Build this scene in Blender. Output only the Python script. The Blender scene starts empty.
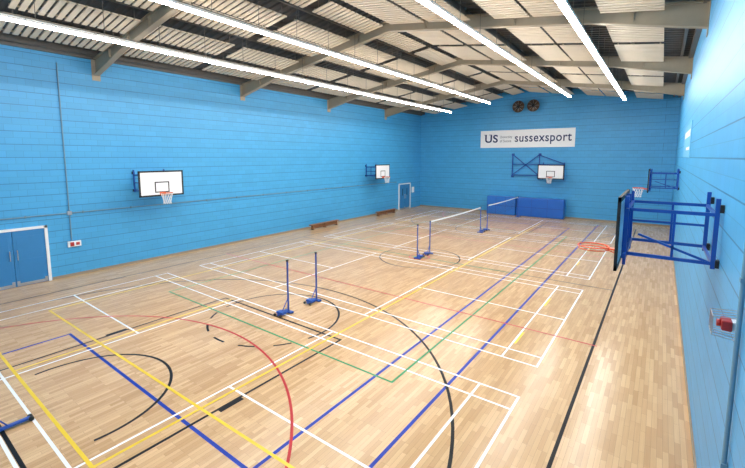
import bpy, bmesh, math
from mathutils import Vector, Matrix
S=bpy.context.scene
XL,XR,YF,YN=-17.865,0.69,31.68,-1.4
CX=(XL+XR)/2; HALF=(XR-XL)/2
ZE=8.45; SL=0.15
def deck(x): return ZE+SL*(HALF-abs(x-CX))
# ---------------------------------------------------------------- materials
def mat(name,col,rough=.5,metal=0.,noise=0.,nscale=6.,emit=None,estr=0.,coat=0.,spec=None):
    m=bpy.data.materials.new(name);m.use_nodes=True;nt=m.node_tree;b=nt.nodes['Principled BSDF']
    b.inputs['Base Color'].default_value=(*col,1);b.inputs['Roughness'].default_value=rough;b.inputs['Metallic'].default_value=metal
    if spec is not None: b.inputs['Specular IOR Level'].default_value=spec
    if coat: b.inputs['Coat Weight'].default_value=coat
    if emit:
        b.inputs['Emission Color'].default_value=(*emit,1);b.inputs['Emission Strength'].default_value=estr
    if noise:
        tc=nt.nodes.new('ShaderNodeTexCoord');n=nt.nodes.new('ShaderNodeTexNoise');n.inputs['Scale'].default_value=nscale
        r=nt.nodes.new('ShaderNodeValToRGB');r.color_ramp.elements[0].color=tuple(c*(1-noise) for c in col)+(1,);r.color_ramp.elements[1].color=tuple(min(1,c*(1+noise)) for c in col)+(1,)
        nt.links.new(tc.outputs['Object'],n.inputs['Vector']);nt.links.new(n.outputs['Fac'],r.inputs['Fac']);nt.links.new(r.outputs['Color'],b.inputs['Base Color'])
    return m
def wall_mat(name,axis,col):
    m=bpy.data.materials.new(name);m.use_nodes=True;nt=m.node_tree;N=nt.nodes;L=nt.links;b=N['Principled BSDF']
    tc=N.new('ShaderNodeTexCoord');sp=N.new('ShaderNodeSeparateXYZ');cb=N.new('ShaderNodeCombineXYZ')
    L.new(tc.outputs['Object'],sp.inputs[0]);L.new(sp.outputs[axis],cb.inputs[0]);L.new(sp.outputs[2],cb.inputs[1])
    def brick(w,h,ms,c1,c2,cm,off=.5):
        t=N.new('ShaderNodeTexBrick');t.inputs['Scale'].default_value=1;t.inputs['Brick Width'].default_value=w;t.inputs['Row Height'].default_value=h
        t.inputs['Mortar Size'].default_value=ms;t.inputs['Mortar Smooth'].default_value=.3;t.offset=off
        t.inputs['Color1'].default_value=(*c1,1);t.inputs['Color2'].default_value=(*c2,1);t.inputs['Mortar'].default_value=(*cm,1)
        L.new(cb.outputs[0],t.inputs['Vector']);return t
    c=col;k=lambda f:tuple(v*f for v in c)
    t1=brick(.45,.225,.007,k(1.03),k(.95),k(.78))
    t2=brick(200,.45,.013,(1,1,1),(1,1,1),(.48,.56,.64))
    mx=N.new('ShaderNodeMixRGB');mx.blend_type='MULTIPLY';mx.inputs[0].default_value=1
    L.new(t1.outputs['Color'],mx.inputs[1]);L.new(t2.outputs['Color'],mx.inputs[2])
    n=N.new('ShaderNodeTexNoise');n.inputs['Scale'].default_value=.6;n.inputs['Detail'].default_value=4;L.new(tc.outputs['Object'],n.inputs['Vector'])
    r=N.new('ShaderNodeValToRGB');r.color_ramp.elements[0].color=(.92,.92,.92,1);r.color_ramp.elements[1].color=(1.0,1.0,1.0,1)
    L.new(n.outputs['Fac'],r.inputs['Fac'])
    m2=N.new('ShaderNodeMixRGB');m2.blend_type='MULTIPLY';m2.inputs[0].default_value=1
    L.new(mx.outputs[0],m2.inputs[1]);L.new(r.outputs[0],m2.inputs[2]);L.new(m2.outputs[0],b.inputs['Base Color'])
    bp=N.new('ShaderNodeBump');bp.inputs['Strength'].default_value=.4;bp.inputs['Distance'].default_value=.01
    L.new(mx.outputs[0],bp.inputs['Height']);L.new(bp.outputs[0],b.inputs['Normal']);b.inputs['Roughness'].default_value=.45
    return m
BLUE=(.065,.375,.70)
M_wx=wall_mat('blue_blockwork_side',1,BLUE);M_wy=wall_mat('blue_blockwork_end',0,BLUE)
def floor_mat():
    m=bpy.data.materials.new('maple_floor');m.use_nodes=True;nt=m.node_tree;N=nt.nodes;L=nt.links;b=N['Principled BSDF']
    tc=N.new('ShaderNodeTexCoord');sp=N.new('ShaderNodeSeparateXYZ');cb=N.new('ShaderNodeCombineXYZ')
    L.new(tc.outputs['Object'],sp.inputs[0]);L.new(sp.outputs[1],cb.inputs[0]);L.new(sp.outputs[0],cb.inputs[1])
    t=N.new('ShaderNodeTexBrick');t.inputs['Scale'].default_value=1;t.inputs['Brick Width'].default_value=.55;t.inputs['Row Height'].default_value=.075
    t.inputs['Mortar Size'].default_value=.0015;t.offset=.37;t.offset_frequency=3
    t.inputs['Color1'].default_value=(.75,.50,.275,1);t.inputs['Color2'].default_value=(.575,.355,.175,1);t.inputs['Mortar'].default_value=(.38,.23,.12,1)
    L.new(cb.outputs[0],t.inputs['Vector'])
    t2=N.new('ShaderNodeTexBrick');t2.inputs['Scale'].default_value=1;t2.inputs['Brick Width'].default_value=1.9;t2.inputs['Row Height'].default_value=.3
    t2.inputs['Mortar Size'].default_value=0;t2.inputs['Color1'].default_value=(1,1,1,1);t2.inputs['Color2'].default_value=(.92,.90,.87,1);L.new(cb.outputs[0],t2.inputs['Vector'])
    mx=N.new('ShaderNodeMixRGB');mx.blend_type='MULTIPLY';mx.inputs[0].default_value=1;L.new(t.outputs[0],mx.inputs[1]);L.new(t2.outputs[0],mx.inputs[2])
    mp=N.new('ShaderNodeMapping');mp.inputs['Scale'].default_value=(1.5,40,1);L.new(cb.outputs[0],mp.inputs['Vector'])
    n=N.new('ShaderNodeTexNoise');n.inputs['Scale'].default_value=1;n.inputs['Detail'].default_value=5;L.new(mp.outputs[0],n.inputs['Vector'])
    r=N.new('ShaderNodeValToRGB');r.color_ramp.elements[0].color=(.87,.85,.81,1);r.color_ramp.elements[1].color=(1.05,1.05,1.05,1);L.new(n.outputs['Fac'],r.inputs['Fac'])
    m2=N.new('ShaderNodeMixRGB');m2.blend_type='MULTIPLY';m2.inputs[0].default_value=1;L.new(mx.outputs[0],m2.inputs[1]);L.new(r.outputs[0],m2.inputs[2])
    L.new(m2.outputs[0],b.inputs['Base Color']);b.inputs['Roughness'].default_value=.22;b.inputs['Specular IOR Level'].default_value=.45
    return m
M_floor=floor_mat()
M_deck=mat('roof_deck_grey',(.095,.093,.09),.7,noise=.15)
M_beige=mat('beige_steel',(.38,.31,.215),.55,noise=.06)
M_slat=mat('beige_slats',(.70,.595,.45),.6,noise=.06,nscale=2)
M_pur=mat('purlin_grey',(.16,.145,.125),.5,metal=.2,noise=.1)
M_white=mat('white_paint',(.88,.88,.88),.4,noise=.02)
M_lwhite=mat('line_white',(.90,.90,.88),.35);M_lblack=mat('line_black',(.008,.008,.01),.45,spec=.15);M_lblue=mat('line_blue',(.008,.04,.34),.4,spec=.2)
M_lred=mat('line_red',(.50,.02,.025),.4,spec=.25);M_lgreen=mat('line_green',(.02,.27,.09),.4,spec=.25);M_lyellow=mat('line_yellow',(.85,.58,.02),.35)
M_fblue=mat('frame_blue',(.012,.07,.36),.35,coat=.3,noise=.05);M_black=mat('black_rubber',(.012,.012,.012),.6,noise=.1)
M_board=mat('backboard_white',(.84,.85,.86),.35,noise=.01);M_orange=mat('hoop_orange',(.75,.10,.02),.4,noise=.03)
M_net=mat('net_cord',(.85,.85,.83),.8,noise=.02);M_brown=mat('speaker_brown',(.10,.06,.035),.6,noise=.15)
M_wood=mat('bench_wood',(.25,.11,.045),.5,noise=.2,nscale=10);M_mat=mat('crash_mat_vinyl',(.012,.12,.50),.4,noise=.06,nscale=2);M_mat2=mat('crash_mat_top',(.02,.16,.56),.45,noise=.06,nscale=2)
M_doorb=mat('door_blue',(.03,.21,.48),.45,noise=.04);M_glass=mat('door_glass',(.05,.12,.2),.1)
M_steel=mat('steel',(.55,.55,.56),.3,metal=.8,noise=.05);M_conduit=mat('conduit_grey',(.14,.28,.38),.5,noise=.05)
M_red=mat('red_plastic',(.42,.025,.025),.45,noise=.04);M_navy=mat('navy_print',(.01,.02,.10),.5);M_maroon=mat('grey_print',(.10,.10,.14),.5)
M_light=mat('led_diffuser',(.9,.9,.9),.5,emit=(1,.97,.93),estr=62)
M_house=mat('luminaire_housing',(.6,.6,.58),.5,noise=.03);M_skirt=mat('skirting',(.30,.24,.17),.5,noise=.1)
M_poster=mat('poster_blue',(.14,.45,.72),.5,noise=.15,nscale=5)
# ---------------------------------------------------------------- builder
class B:
    def __init__(s): s.bm=bmesh.new();s.ms=[]
    def mi(s,m):
        if m not in s.ms:s.ms.append(m)
        return s.ms.index(m)
    def _set(s,faces,m,smooth=False):
        i=s.mi(m)
        for f in faces:f.material_index=i;f.smooth=smooth
    def box(s,lo,hi,m,bevel=0,M=None):
        lo=Vector(lo);hi=Vector(hi);c=(lo+hi)/2;d=hi-lo
        g=bmesh.ops.create_cube(s.bm,size=1,matrix=Matrix.Translation(c)@Matrix.Diagonal((abs(d.x),abs(d.y),abs(d.z),1)))
        vs=g['verts'];fs=list({f for v in vs for f in v.link_faces})
        s._set(fs,m)
        if bevel:
            es=list({e for v in vs for e in v.link_edges})
            r=bmesh.ops.bevel(s.bm,geom=es,offset=bevel,segments=2,affect='EDGES',profile=.5)
            s._set(r['faces'],m); vs=list({v for f in r['faces'] for v in f.verts}|{v for v in vs if v.is_valid})
        if M: bmesh.ops.transform(s.bm,matrix=M,verts=vs)
    def bar(s,a,b,w,h,m):
        a=Vector(a);b=Vector(b);d=b-a;L=d.length;q=d.to_track_quat('X','Z').to_matrix().to_4x4()
        g=bmesh.ops.create_cube(s.bm,size=1,matrix=Matrix.Translation((a+b)/2)@q@Matrix.Diagonal((L,w,h,1)))
        s._set({f for v in g['verts'] for f in v.link_faces},m)
    def cyl(s,a,b,r,m,seg=12,r2=None):
        a=Vector(a);b=Vector(b);d=b-a;q=d.to_track_quat('Z','Y').to_matrix().to_4x4()
        g=bmesh.ops.create_cone(s.bm,cap_ends=True,segments=seg,radius1=r,radius2=r if r2 is None else r2,depth=d.length,matrix=Matrix.Translation((a+b)/2)@q)
        s._set({f for v in g['verts'] for f in v.link_faces},m,seg>8)
    def torus(s,c,R,r,m,n=28,k=8,M=None):
        M=M or Matrix.Identity(4);rows=[]
        for i in range(n):
            a=2*math.pi*i/n;row=[]
            for j in range(k):
                t=2*math.pi*j/k;p=Vector(((R+r*math.cos(t))*math.cos(a),(R+r*math.cos(t))*math.sin(a),r*math.sin(t)))
                row.append(s.bm.verts.new(Vector(c)+(M@p)))
            rows.append(row)
        fs=[s.bm.faces.new((rows[i][j],rows[(i+1)%n][j],rows[(i+1)%n][(j+1)%k],rows[i][(j+1)%k])) for i in range(n) for j in range(k)]
        s._set(fs,m,True)
    def poly(s,pts,m):
        f=s.bm.faces.new([s.bm.verts.new(p) for p in pts]);s._set([f],m);return f
    def prism(s,prof,axis,a,b,m):
        def P(p,t): return (p[0],t,p[1]) if axis=='y' else (t,p[0],p[1])
        A=[s.bm.verts.new(P(p,a)) for p in prof];C=[s.bm.verts.new(P(p,b)) for p in prof];n=len(prof)
        fs=[s.bm.faces.new(A),s.bm.faces.new(C[::-1])]+[s.bm.faces.new((A[i],C[i],C[(i+1)%n],A[(i+1)%n])) for i in range(n)]
        s._set(fs,m)
    def line(s,p,q,w,m,z):
        p=Vector((p[0],p[1],0));q=Vector((q[0],q[1],0));d=(q-p).normalized();n=Vector((-d.y,d.x,0))*w/2;e=d*w/2
        s.poly([(v.x,v.y,z) for v in (p-e-n,q+e-n,q+e+n,p-e+n)],m)
    def arc(s,c,r,a0,a1,w,m,z,n=64,dash=False):
        for i in range(n):
            if dash and (i//2)%2: continue
            t0=math.radians(a0+(a1-a0)*i/n);t1=math.radians(a0+(a1-a0)*(i+1)/n)
            P=lambda R,t:(c[0]+R*math.cos(t),c[1]+R*math.sin(t),z)
            s.poly([P(r-w/2,t0),P(r+w/2,t0),P(r+w/2,t1),P(r-w/2,t1)],m)
    def done(s,name,M=None,recalc=True,parent=None):
        if recalc: bmesh.ops.recalc_face_normals(s.bm,faces=s.bm.faces)
        me=bpy.data.meshes.new(name);s.bm.to_mesh(me);s.bm.free()
        for m in s.ms:me.materials.append(m)
        o=bpy.data.objects.new(name,me);S.collection.objects.link(o)
        if M:o.matrix_world=M
        if parent:o.parent=parent
        return o
# ---------------------------------------------------------------- shell
b=B();b.box((XL-.3,YN-.3,-.2),(XR+.3,YF+.3,0),M_floor);b.done('floor')
b=B();b.box((XL-.3,YN-.3,0),(XL,YF+.3,8.5),M_wx);b.done('wall_left')
b=B();b.box((XR,YN-.3,0),(XR+.3,YF+.3,8.5),M_wx);b.done('wall_right')
for nm,y0,y1 in (('wall_far',YF,YF+.3),('wall_near',YN-.3,YN)):
    b=B();b.prism([(XL,0),(XR,0),(XR,deck(XR)+.05),(CX,deck(CX)+.05),(XL,deck(XL)+.05)],'y',y0,y1,M_wy);b.done(nm)
b=B()
for sgn in (-1,1):
    prof=[(0,0),(.12,0),(.16,.05),(.26,.05),(.30,0)]
    ys=[];y=YN-.3
    while y<YF+.3:
        for dy,dz in prof[:-1]: ys.append((y+dy,dz))
        y+=.30
    ys.append((YF+.3,0))
    xe=CX+sgn*(HALF+.3)
    A=[b.bm.verts.new((CX,yy,deck(CX)+dz)) for yy,dz in ys];C=[b.bm.verts.new((xe,yy,deck(xe)+dz)) for yy,dz in ys]
    fs=[b.bm.faces.new((A[i],A[i+1],C[i+1],C[i])) for i in range(len(ys)-1)];b._set(fs,M_deck)
    b.prism([(CX,deck(CX)+.08),(xe,deck(xe)+.08),(xe,deck(xe)+.2),(CX,deck(CX)+.2)],'y',YN-.3,YF+.3,M_deck)
b.done('ceiling')
b=B()
for i in range(13):
    x=CX-HALF+.35+i*(2*HALF-.7)/12
    z=deck(x);b.box((x-.04,YN,z-.2),(x+.04,YF,z-.005),M_pur)
b.done('roof_purlins')
RY=[-.4,6.2,12.8,19.4,26.0]
for y in RY:
    b=B()
    for s in (-1,1):
        xe=CX+s*HALF;f=lambda x,o:(x,deck(x)-o)
        xh=CX+s*(HALF-2.6)
        b.prism([f(CX,.2),f(xe,.2),f(xe,.24),f(CX,.24)],'y',y-.1,y+.1,M_beige)
        b.prism([f(CX,.24),f(xe,.24),(xe,deck(xe)-.78),f(xh,.58),f(CX,.58)],'y',y-.012,y+.012,M_beige)
        b.prism([f(CX,.58),f(xh,.58),f(xh,.62),f(CX,.62)],'y',y-.1,y+.1,M_beige)
        b.prism([f(xh,.58),(xe,deck(xe)-.78),(xe,deck(xe)-.82),f(xh,.62)],'y',y-.1,y+.1,M_beige)
        b.box((xe-.02 if s>0 else xe,y-.14,7.45),(xe if s>0 else xe+.02,y+.14,8.3),M_beige)
        for k in range(1,6):
            x=CX+s*(HALF*k/6);b.box((x-.006,y-.09,deck(x)-.58),(x+.006,y+.09,deck(x)-.24),M_beige)
    b.done('roof_rafter')
for nm,x0,x1 in (('trim_1',XL,XL+.14),('trim_2',XR-.14,XR)):
    b=B();b.box((x0,YN,8.22),(x1,YF,8.40),M_pur);b.done(nm)
# slatted baffle panels
bands=[(-16.3,-14.9),(-14.5,-13.3),(-12.5,-11.45),(-11.35,-10.35),(-9.6,-8.75),(-8.4,-7.0),(-6.8,-5.3),(-4.5,-3.45),(-3.35,-2.3),(-1.6,-.2)]
for (xa,xb) in bands:
    b=B()
    o=.40
    for j in range(len(RY)):
        ya=RY[j]+.2;yb=(RY[j+1] if j+1<len(RY) else YF-.1)-.2
        L=(yb-ya-.35)/2
        for q in range(2):
            s0=ya+q*(L+.35);n=int(L/.2)
            for i in range(n):
                y=s0+i*L/n
                b.prism([(xa,deck(xa)-o),(xb,deck(xb)-o),(xb,deck(xb)-o-.03),(xa,deck(xa)-o-.03)],'y',y,y+.14,M_slat)
            for x in (xa+.1,xb-.1):
                b.box((x-.02,s0,deck(x)-o-.0),(x+.02,s0+L,deck(x)-o+.05),M_beige)
                for yy in (s0+.2,s0+L-.2): b.box((x-.01,yy-.01,deck(x)-o),(x+.01,yy+.01,deck(x)-.02),M_pur)
    b.done('slatted_ceiling_baffle')
# LED strips
for x,z in ((-12.888,7.812),(-9.965,8.249),(-4.893,8.249),(-1.970,7.812)):
    b=B();y=0.
    while y<27.2:
        b.box((x-.06,y,z-.03),(x+.06,y+1.47,z+.02),M_light)
        b.box((x-.08,y,z+.02),(x+.08,y+1.5,z+.09),M_house)
        b.cyl((x,y+.2,z+.09),(x,y+.2,deck(x)-.03),.008,M_pur,6)
        y+=1.52
    b.box((x-.03,0,z+.09),(x+.03,y,z+.14),M_pur)
    b.done('led_strip_light')
# ---------------------------------------------------------------- court markings
root=bpy.data.objects.new('court_markings',None);S.collection.objects.link(root)
cx=-8.593
b=B();w=.048;z=.0015
for y0 in (1.138,8.568,16.08,23.59):
    y1=y0+6.1;xl,xr=cx-6.7,cx+6.7;ym=y0+3.05
    for y in (y0,y1,y0+.46,y1-.46): b.line((xl,y),(xr,y),w,M_lwhite,z)
    for x in (xl,xr,xl+.76,xr-.76,cx-1.98,cx+1.98): b.line((x,y0),(x,y1),w,M_lwhite,z+.0001)
    b.line((xl,ym),(cx-1.98,ym),w,M_lwhite,z+.0002);b.line((xr,ym),(cx+1.98,ym),w,M_lwhite,z+.0002)
b.done('badminton_lines_white',parent=root)
b=B();w=.058;z=.0010
yb0,yb1=1.2,29.3;yc=(yb0+yb1)/2
for x in (cx-7.55,cx+7.55): b.line((x,yb0),(x,yb1),w,M_lblack,z)
for y in (yb0,yb1,yc): b.line((cx-7.55,y),(cx+7.55,y),w,M_lblack,z+.0001)
b.arc((cx,yc),1.8,0,360,w,M_lblack,z+.0002)
for s,ye in ((1,yb0),(-1,yb1)):
    yk=ye+s*1.65;a0,a1=(0,180) if s>0 else (180,360)
    b.arc((cx,yk),6.7,a0,a1,w,M_lblack,z+.0002)
    for x in (cx-6.7,cx+6.7): b.line((x,ye),(x,yk),w,M_lblack,z)
    yf=ye+s*5.8
    for x in (cx-2.45,cx+2.45):
        b.line((x,ye),(x,yf),w,M_lblack,z+.0003)
        sg=-1 if x<cx else 1
        b.line((x+sg*.05,ye+s*2.5),(x+sg*.05,ye+s*2.85),.13,M_lblack,z+.0004)
    b.line((cx-2.45,yf),(cx+2.45,yf),w,M_lblack,z+.0003)
    b.arc((cx,yf),1.8,a0,a1,w,M_lblack,z+.0004)
    b.arc((cx,yf),1.8,a0+180,a1+180,w,M_lblack,z+.0004,n=26,dash=True)
    b.arc((cx-.05,ye+s*1.05),1.62,a0-8,a1+8,w,M_lblack,z+.0004)
b.done('basketball_lines_black',parent=root)
b=B();w=.065;z=.0005
for y in (3.12,27.3): b.line((-11.95,y),(-4.5,y),w,M_lblue,z)
for x in (-3.15,-4.5,): b.line((x,3.12 if x==-4.5 else 1.0),(x,29.5 if x!=-4.5 else 27.3),w,M_lblue,z+.0001)
b.line((-11.95,3.12),(-11.95,-1),w,M_lblue,z+.0001)
b.line((-4.5,3.12),(-4.5,-1),w,M_lblue,z+.0001);b.line((-3.15,1),(-3.15,-1),w,M_lblue,z)
b.done('hockey_lines_blue',parent=root)
b=B();w=.05;z=.0020
xg=-4.098;yg=6.219
for x in (xg,xg-9): b.line((x,yg),(x,yg+18),w,M_lgreen,z)
for y in (yg,yg+18,yg+9,): b.line((xg-9,y),(xg,y),w,M_lgreen,z+.0001)
b.done('volleyball_lines_green',parent=root)
b=B();w=.05;z=.0023
for y0,a0,a1 in ((-.06,10,170),(30.5,190,350)): b.arc((cx,y0),5.7,a0,a1,w,M_lred,z)
for y in (10.4,20.1): b.line((cx-7.6,y),(cx+7.6,y),w,M_lred,z)
b.arc((cx,yc),.45,0,360,w,M_lred,z,n=32)
b.done('netball_lines_red',parent=root)
b=B();w=.055;z=.0026
b.line((-14.27,3.3),(-3.3,3.55),w,M_lyellow,z);b.line((-13,1.8),(-4.2,1.8),w,M_lyellow,z)
b.line((-6.42,1.8),(-6.42,28),w,M_lyellow,z+.0001);b.line((-10.78,1.8),(-10.78,7.0),w,M_lyellow,z+.0001)
for y in (9.4,12.4,18,21): b.line((-2.6,y),(-2.6,y+.7),w,M_lyellow,z)
b.line((-14.3,3.3),(-14.3,27),w,M_lyellow,z)
b.done('futsal_lines_yellow',parent=root)
# ---------------------------------------------------------------- badminton posts
def post(x,y,s):
    b=B();h=1.55
    b.box((x-.02,y-.02,.04),(x+.02,y+.02,h),M_fblue,bevel=.004)
    b.box((x-.027,y-.027,h-.02),(x+.027,y+.027,h+.02),M_black)
    b.box((x-.16,y-.07,.02),(x+.16,y+.07,.06),M_fblue,bevel=.01)
    L=.55 if y<2 else .40
    b.box((x-.04,min(y,y+s*L),.03),(x+.04,max(y,y+s*L),.07),M_fblue,bevel=.01)
    if y>2: b.box((x-.13,y+s*.26-.09,.05),(x+.13,y+s*.26+.09,.13),M_fblue,bevel=.02)
    for dx in (-.12,.12): b.cyl((x+dx*(.4 if y<2 else 1)-.02,y+s*L,.045),(x+dx*(.4 if y<2 else 1)+.02,y+s*L,.045),.038,M_black)
    for dx in (-.13,.13): b.box((x+dx-.03,y-s*.02-.03,.004),(x+dx+.03,y-s*.02+.03,.03),M_black)
    b.bar((x,y+s*.26,.06),(x,y,.45),.02,.02,M_fblue)
    b.cyl((x,y-s*.01,h-.1),(x,y-s*.04,h-.1),.02,M_steel)
    b.done('badminton_post')
xn=-8.5
P=[(1.02,1),(7.395,-1),(8.554,-1),(14.906,1),(16.065,-1),(22.417,1),(23.576,-1),(29.93,1)]
for y,s in P: post(xn,y,s)
for ya,yb in ((16.14,22.35),(23.65,29.86)):
    b=B();n=int((yb-ya)/.12)
    sag=lambda t:1.52-.03*math.sin(math.pi*t)
    for i in range(n):
        t0=i/n;t1=(i+1)/n;y0=ya+(yb-ya)*t0;y1=ya+(yb-ya)*t1
        b.bar((xn,y0,sag(t0)),(xn,y1,sag(t1)),.012,.065,M_net)
        b.bar((xn,y0,sag(t0)),(xn,y0,sag(t0)-.74),.003,.003,M_black)
        for k in range(1,7): b.bar((xn,y0,sag(t0)-.12*k),(xn,y1,sag(t1)-.12*k),.003,.003,M_black)
    b.done('badminton_net')
# ---------------------------------------------------------------- basketball goals
def goal_net(b,c,R=.225):
    n=12;lv=[(0,R),(-.12,R*.88),(-.24,R*.70),(-.36,R*.62),(-.44,R*.62)]
    for k in range(len(lv)-1):
        for i in range(n):
            a0=2*math.pi*(i+.5*(k%2))/n
            for d in (-.5,.5):
                a1=a0+2*math.pi*d/n
                b.cyl((c[0]+lv[k][1]*math.cos(a0),c[1]+lv[k][1]*math.sin(a0),c[2]+lv[k][0]),(c[0]+lv[k+1][1]*math.cos(a1),c[1]+lv[k+1][1]*math.sin(a1),c[2]+lv[k+1][0]),.006,M_net,4)
def board(b,cxx,yy,z0=2.9,w=1.8,h=1.05,net=True):
    x0,x1=cxx-w/2,cxx+w/2
    b.box((x0,yy-.03,z0),(x1,yy,z0+h),M_board,bevel=.004)
    t=.06;e=.004
    for (a,c,d,f) in ((x0,x1,z0,z0+t),(x0,x1,z0+h-t,z0+h),(x0,x0+t,z0,z0+h),(x1-t,x1,z0,z0+h)):
        b.box((a-.003,yy-.036,d-.003),(c+.003,yy+e,f+.003),M_black)
    q=.295;zz=z0+.15;hh=.45;t=.045
    for (a,c,d,f) in ((-q,q,zz,zz+t),(-q,q,zz+hh-t,zz+hh),(-q,-q+t,zz,zz+hh),(q-t,q,zz,zz+hh)):
        b.box((cxx+a,yy-.001,d),(cxx+c,yy+e,f),M_black)
    zc=z0+.15
    b.box((cxx-.11,yy,zc-.1),(cxx+.11,yy+.02,zc+.02),M_orange)
    b.box((cxx-.06,yy,zc-.03),(cxx+.06,yy+.16,zc-.01),M_orange)
    b.bar((cxx-.06,yy+.02,zc-.08),(cxx-.12,yy+.2,zc-.01),.015,.015,M_orange);b.bar((cxx+.06,yy+.02,zc-.08),(cxx+.12,yy+.2,zc-.01),.015,.015,M_orange)
    b.torus((cxx,yy+.375,zc),.225,.012,M_orange)
    if net: goal_net(b,(cxx,yy+.375,zc))
    else: b.torus((cxx,yy+.375,zc-.045),.215,.010,M_orange)
def side_goal(M,D=1.15,net=True):
    b=B();g=.003
    for x in (-.62,.62):
        b.box((x-.025,.04,3.05),(x+.025,.09,3.98),M_fblue)
        for z in (3.12,3.85): b.box((x-.05,g,z-.05),(x+.05,.045,z+.05),M_black)
    yb=D-.10
    for x in (-.62,.62):
        b.box((x-.022,yb-.02,2.95),(x+.022,yb+.02,3.95),M_fblue)
        for z in (3.12,3.77): b.bar((x,.08,z),(x,yb,z),.045,.045,M_fblue)
        b.bar((x,.5,3.13),(x,.5,3.76),.03,.03,M_fblue)
    b.bar((.62,.08,3.45),(.62,yb,3.45),.035,.035,M_fblue)
    for z in (3.12,3.77): b.bar((-.8,yb-.01,z),(.8,yb-.01,z),.04,.04,M_fblue)
    for z in (3.12,3.77): b.bar((-.62,.075,z),(.62,.075,z),.035,.035,M_fblue)
    for x in (-.22,.22): b.box((x-.02,yb,2.95),(x+.02,yb+.06,3.93),M_fblue)
    b.bar((-.62,.08,3.12),(-.62,.9,3.42),.03,.03,M_fblue)
    board(b,0,D,net=net)
    b.done('basketball_hoop',M=M,recalc=True)
RL=Matrix.Rotation(-math.pi/2,4,'Z')
RR=Matrix.Rotation(math.pi/2,4,'Z')
side_goal(Matrix.Translation((XL,7.9,0))@RL);side_goal(Matrix.Translation((XL,24.0,0))@RL)
side_goal(Matrix.Translation((XR,7.35,0))@RR,net=False);side_goal(Matrix.Translation((XR,22.5,0))@RR)
b=B();Y=.14
for (p,q) in (((3.0,2.95),(3.0,4.75)),((1.0,2.8),(1.0,4.75)),((3.0,3.1),(-.8,3.1)),((3.0,3.95),(-.8,3.95)),((3.0,4.7),(1.0,3.1)),((1.0,4.7),(3.0,3.1)),((-.75,2.8),(-.75,4.1)),((1.0,4.65),(-.75,4.0)),((.7,2.8),(.7,4.1))):
    b.bar((p[0],Y,p[1]),(q[0],Y,q[1]),.06,.06,M_fblue)
for x,z in ((3,3),(3,4.7),(1,4.7),(1,2.9)): b.box((x-.08,.003,z-.08),(x+.08,Y,z+.08),M_fblue)
for x in (-.6,.6):
    for z in (3.1,3.85): b.bar((x,Y,z),(x,.9,z),.05,.05,M_fblue)
board(b,0,.95)
b.done('basketball_hoop',M=Matrix.Translation((-6.5,YF,0))@Matrix.Rotation(math.pi,4,'Z'))
# ---------------------------------------------------------------- banner
sg=bpy.data.objects.new('banner_sign',None);S.collection.objects.link(sg)
b=B();b.box((-12.2,YF-.04,5.25),(-5.16,YF-.005,6.62),M_white,bevel=.005);b.done('panel',parent=sg)
def text(s,x,z,size,m,off=0,name='lettering',width=None):
    c=bpy.data.curves.new(name,'FONT');c.body=s;c.size=size;c.extrude=.004;c.offset=off;c.space_character=1.08;c.materials.append(m)
    o=bpy.data.objects.new(name,c);S.collection.objects.link(o);o.location=(x,YF-.047,z);o.rotation_euler=(math.pi/2,0,0);o.parent=sg
    if width:
        bpy.context.view_layer.update();o.scale=(width/o.dimensions.x,1,1)
text('US',-11.85,5.68,.85,M_navy,.02,'logo_lettering',1.05)
text('University',-10.6,6.0,.30,M_maroon,.0,'small_lettering',.95);text('of Sussex',-10.6,5.68,.30,M_maroon,.0,'small_lettering',.9)
text('sussexsport',-9.45,5.70,.92,M_navy,.010,'main_lettering',4.05)
b=B()
for x0,x1,z in ((-11.90,-11.68,6.27),(-11.50,-11.28,6.27)): b.box((x0,YF-.052,z),(x1,YF-.042,z+.04),M_navy)
b.done('logo_serifs',parent=sg)
# ---------------------------------------------------------------- speakers on end wall
for x in (-9.15,-8.05):
    b=B();z=8.35
    b.cyl((x,YF-.001,z),(x,YF-.12,z),.16,M_black,16)
    b.cyl((x,YF-.10,z),(x,YF-.42,z),.18,M_brown,24,r2=.42)
    b.torus((x,YF-.42,z),.42,.03,M_brown,M=Matrix.Rotation(math.pi/2,4,'X'))
    b.cyl((x,YF-.425,z),(x,YF-.47,z),.16,M_black,20,r2=.05)
    for k in range(4):
        a=k*math.pi/4;b.bar((x-.4*math.cos(a),YF-.44,z-.4*math.sin(a)),(x+.4*math.cos(a),YF-.44,z+.4*math.sin(a)),.012,.012,M_steel)
    b.done('loudspeaker')
# ---------------------------------------------------------------- crash mats
for (x0,x1,m,ln) in ((-11.15,-8.9,M_mat2,0.16),(-8.85,-5.5,M_mat,0.03)):
    b=B();b.box((x0,0,.004),(x1,.62,1.42),m,bevel=.05)
    n=3
    for i in range(1,n):
        xx=x0+(x1-x0)*i/n;b.box((xx-.012,-.008,.05),(xx+.012,.01,1.37),M_fblue)
    b.box((x0+.02,-.006,.68),(x1-.02,.01,.72),M_fblue)
    b.done('crash_mat',M=Matrix.Translation((0,30.78-ln,0)))
# ---------------------------------------------------------------- benches
for y0 in (16.95,24.0):
    b=B();x0=XL+.45;L=2.6;y1=y0+L
    b.box((x0,y0,.28),(x0+.26,y1,.33),M_wood,bevel=.008)
    b.box((x0+.09,y0+.1,.06),(x0+.17,y1-.1,.12),M_wood,bevel=.005)
    b.box((x0+.115,y0+.12,.12),(x0+.145,y1-.12,.28),M_wood)
    for y in (y0+.2,(y0+y1)/2,y1-.2):
        b.prism([(x0+.02,.004),(x0+.24,.004),(x0+.21,.28),(x0+.05,.28)],'y',y-.025,y+.025,M_wood)
        b.box((x0+.0,y-.035,.003),(x0+.26,y+.035,.03),M_black)
    b.done('gym_bench')
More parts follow.
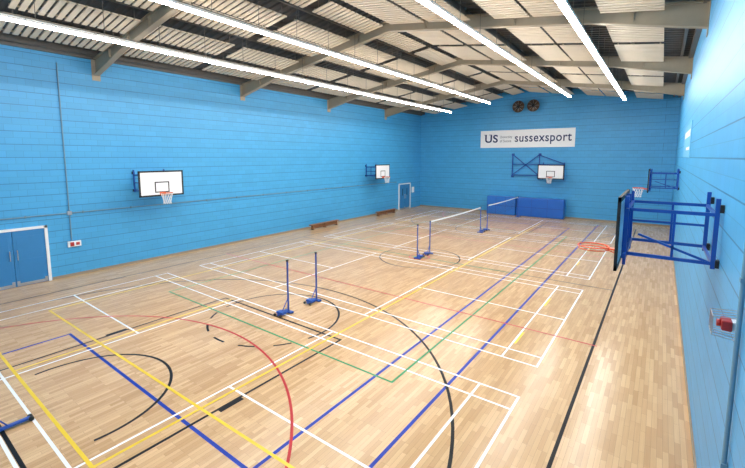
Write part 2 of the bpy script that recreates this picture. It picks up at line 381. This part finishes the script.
# ---------------------------------------------------------------- doors
def door(name,y0,y1,h,glass):
    b=B();x=XL+.002;t=.09
    b.box((x,y0,0),(x+.07,y0+t,h),M_white,bevel=.005);b.box((x,y1-t,0),(x+.07,y1,h),M_white,bevel=.005);b.box((x,y0,h-t),(x+.07,y1,h),M_white,bevel=.005)
    ym=(y0+y1)/2
    for a,c,s in ((y0+t,ym-.006,1),(ym+.006,y1-t,-1)):
        b.box((x+.005,a+.004,.01),(x+.045,c-.004,h-t-.004),M_doorb)
        b.box((x+.045,a+.1,.12),(x+.052,c-.1,.95),M_doorb,bevel=.002)
        b.box((x+.045,a+.1,1.1),(x+.052,c-.1,h-.3),M_doorb,bevel=.002)
        b.box((x+.04,a+.02,.02),(x+.05,c-.02,.2),M_steel)
        hy=ym-s*.10
        b.bar((x+.1,hy,.95),(x+.1,hy,1.3),.02,.02,M_steel)
        for z in (.97,1.28): b.bar((x+.04,hy,z),(x+.1,hy,z),.02,.02,M_steel)
        if glass: b.box((x+.045,hy-s*.25-.07,1.2),(x+.055,hy-s*.25+.07,1.8),M_glass)
    b.done(name)
door('door_1',2.3,4.27,2.06,False);door('door_2',27.95,29.85,2.25,True)
b=B();b.box((XL,30.15,1.35),(XL+.02,30.55,1.85),M_white);b.done('notice_sheet')
# ---------------------------------------------------------------- conduits and boxes
b=B();x=XL+.035
b.cyl((x,4.97,1.35),(x,4.97,7.9),.022,M_conduit,8);b.cyl((x,YN+.01,2.42),(x,27.6,2.42),.022,M_conduit,8)
for k in range(1,18): b.box((XL+.002,YN+k*1.7-.02,2.38),(x+.03,YN+k*1.7+.02,2.46),M_conduit)
b.box((XL+.002,4.9,2.35),(XL+.07,5.04,2.49),M_steel)
b.done('electrical_conduit')
b=B();b.box((XL,4.83,1.13),(XL+.09,5.25,1.34),M_white,bevel=.01);b.box((XL+.06,4.9,1.16),(XL+.11,5.02,1.31),M_red,bevel=.008);b.box((XL+.06,5.08,1.18),(XL+.1,5.2,1.29),M_red,bevel=.005)
b.done('fire_alarm_call_point')
b=B();x=XR-.03;b.cyl((x,4.72,0),(x,4.72,4.1),.02,M_conduit,8);b.cyl((x,4.72,4.1),(x,2.0,4.1),.02,M_conduit,8)
for z in (.5,1.6,3.4): b.box((x-.025,4.69,z),(XR-.002,4.75,z+.04),M_conduit)
b.done('alarm_cable_pipe')
b=B();yo=.06
b.box((XR-.13,4.80+yo,2.87),(XR-.05,4.96+yo,2.97),M_red,bevel=.012);b.cyl((XR-.13,4.88+yo,2.92),(XR-.16,4.88+yo,2.92),.035,M_red,16);b.box((XR-.05,4.83+yo,2.88),(XR-.001,4.94+yo,2.96),M_white)
for k in range(4):
    yy=4.76+yo+k*.08
    b.cyl((XR-.001,yy,3.03),(XR-.2,yy,3.01),.004,M_steel,6);b.cyl((XR-.2,yy,3.01),(XR-.2,yy,2.83),.004,M_steel,6);b.cyl((XR-.2,yy,2.83),(XR-.001,yy,2.81),.004,M_steel,6)
for z in (3.01,2.83): b.cyl((XR-.2,4.76+yo,z),(XR-.2,5.0+yo,z),.004,M_steel,6)
b.done('caged_alarm_sounder')
b=B();b.box((XR-.02,15.8,4.5),(XR,20.3,5.65),M_poster);b.box((XR-.025,16.2,5.2),(XR-.019,19.8,5.42),M_white);b.box((XR-.025,16.2,4.75),(XR-.019,18.2,4.85),M_white);b.done('poster')
# skirting
b=B();b.box((XL,4.3,0),(XL+.02,27.9,.1),M_skirt);b.done('baseboard_left')
b=B();b.box((XR-.02,YN,0),(XR,YF,.1),M_skirt);b.done('baseboard_right')
b=B();b.box((XL,YF-.02,0),(XR,YF,.1),M_skirt);b.done('baseboard_far')
# ---------------------------------------------------------------- camera, world
c=bpy.data.cameras.new('camera');cam=bpy.data.objects.new('camera',c);S.collection.objects.link(cam);S.camera=cam
c.sensor_width=36;c.lens=391.117*36/745;c.shift_y=-(234-200.437)/745;c.clip_start=.05
cam.location=(0,0,4.522);cam.rotation_euler=(math.pi/2-.111,0,.635)
w=bpy.data.worlds.new('world');S.world=w;w.use_nodes=True;w.node_tree.nodes['Background'].inputs[0].default_value=(.5,.6,.7,1);w.node_tree.nodes['Background'].inputs[1].default_value=.2
S.view_settings.view_transform='Standard'
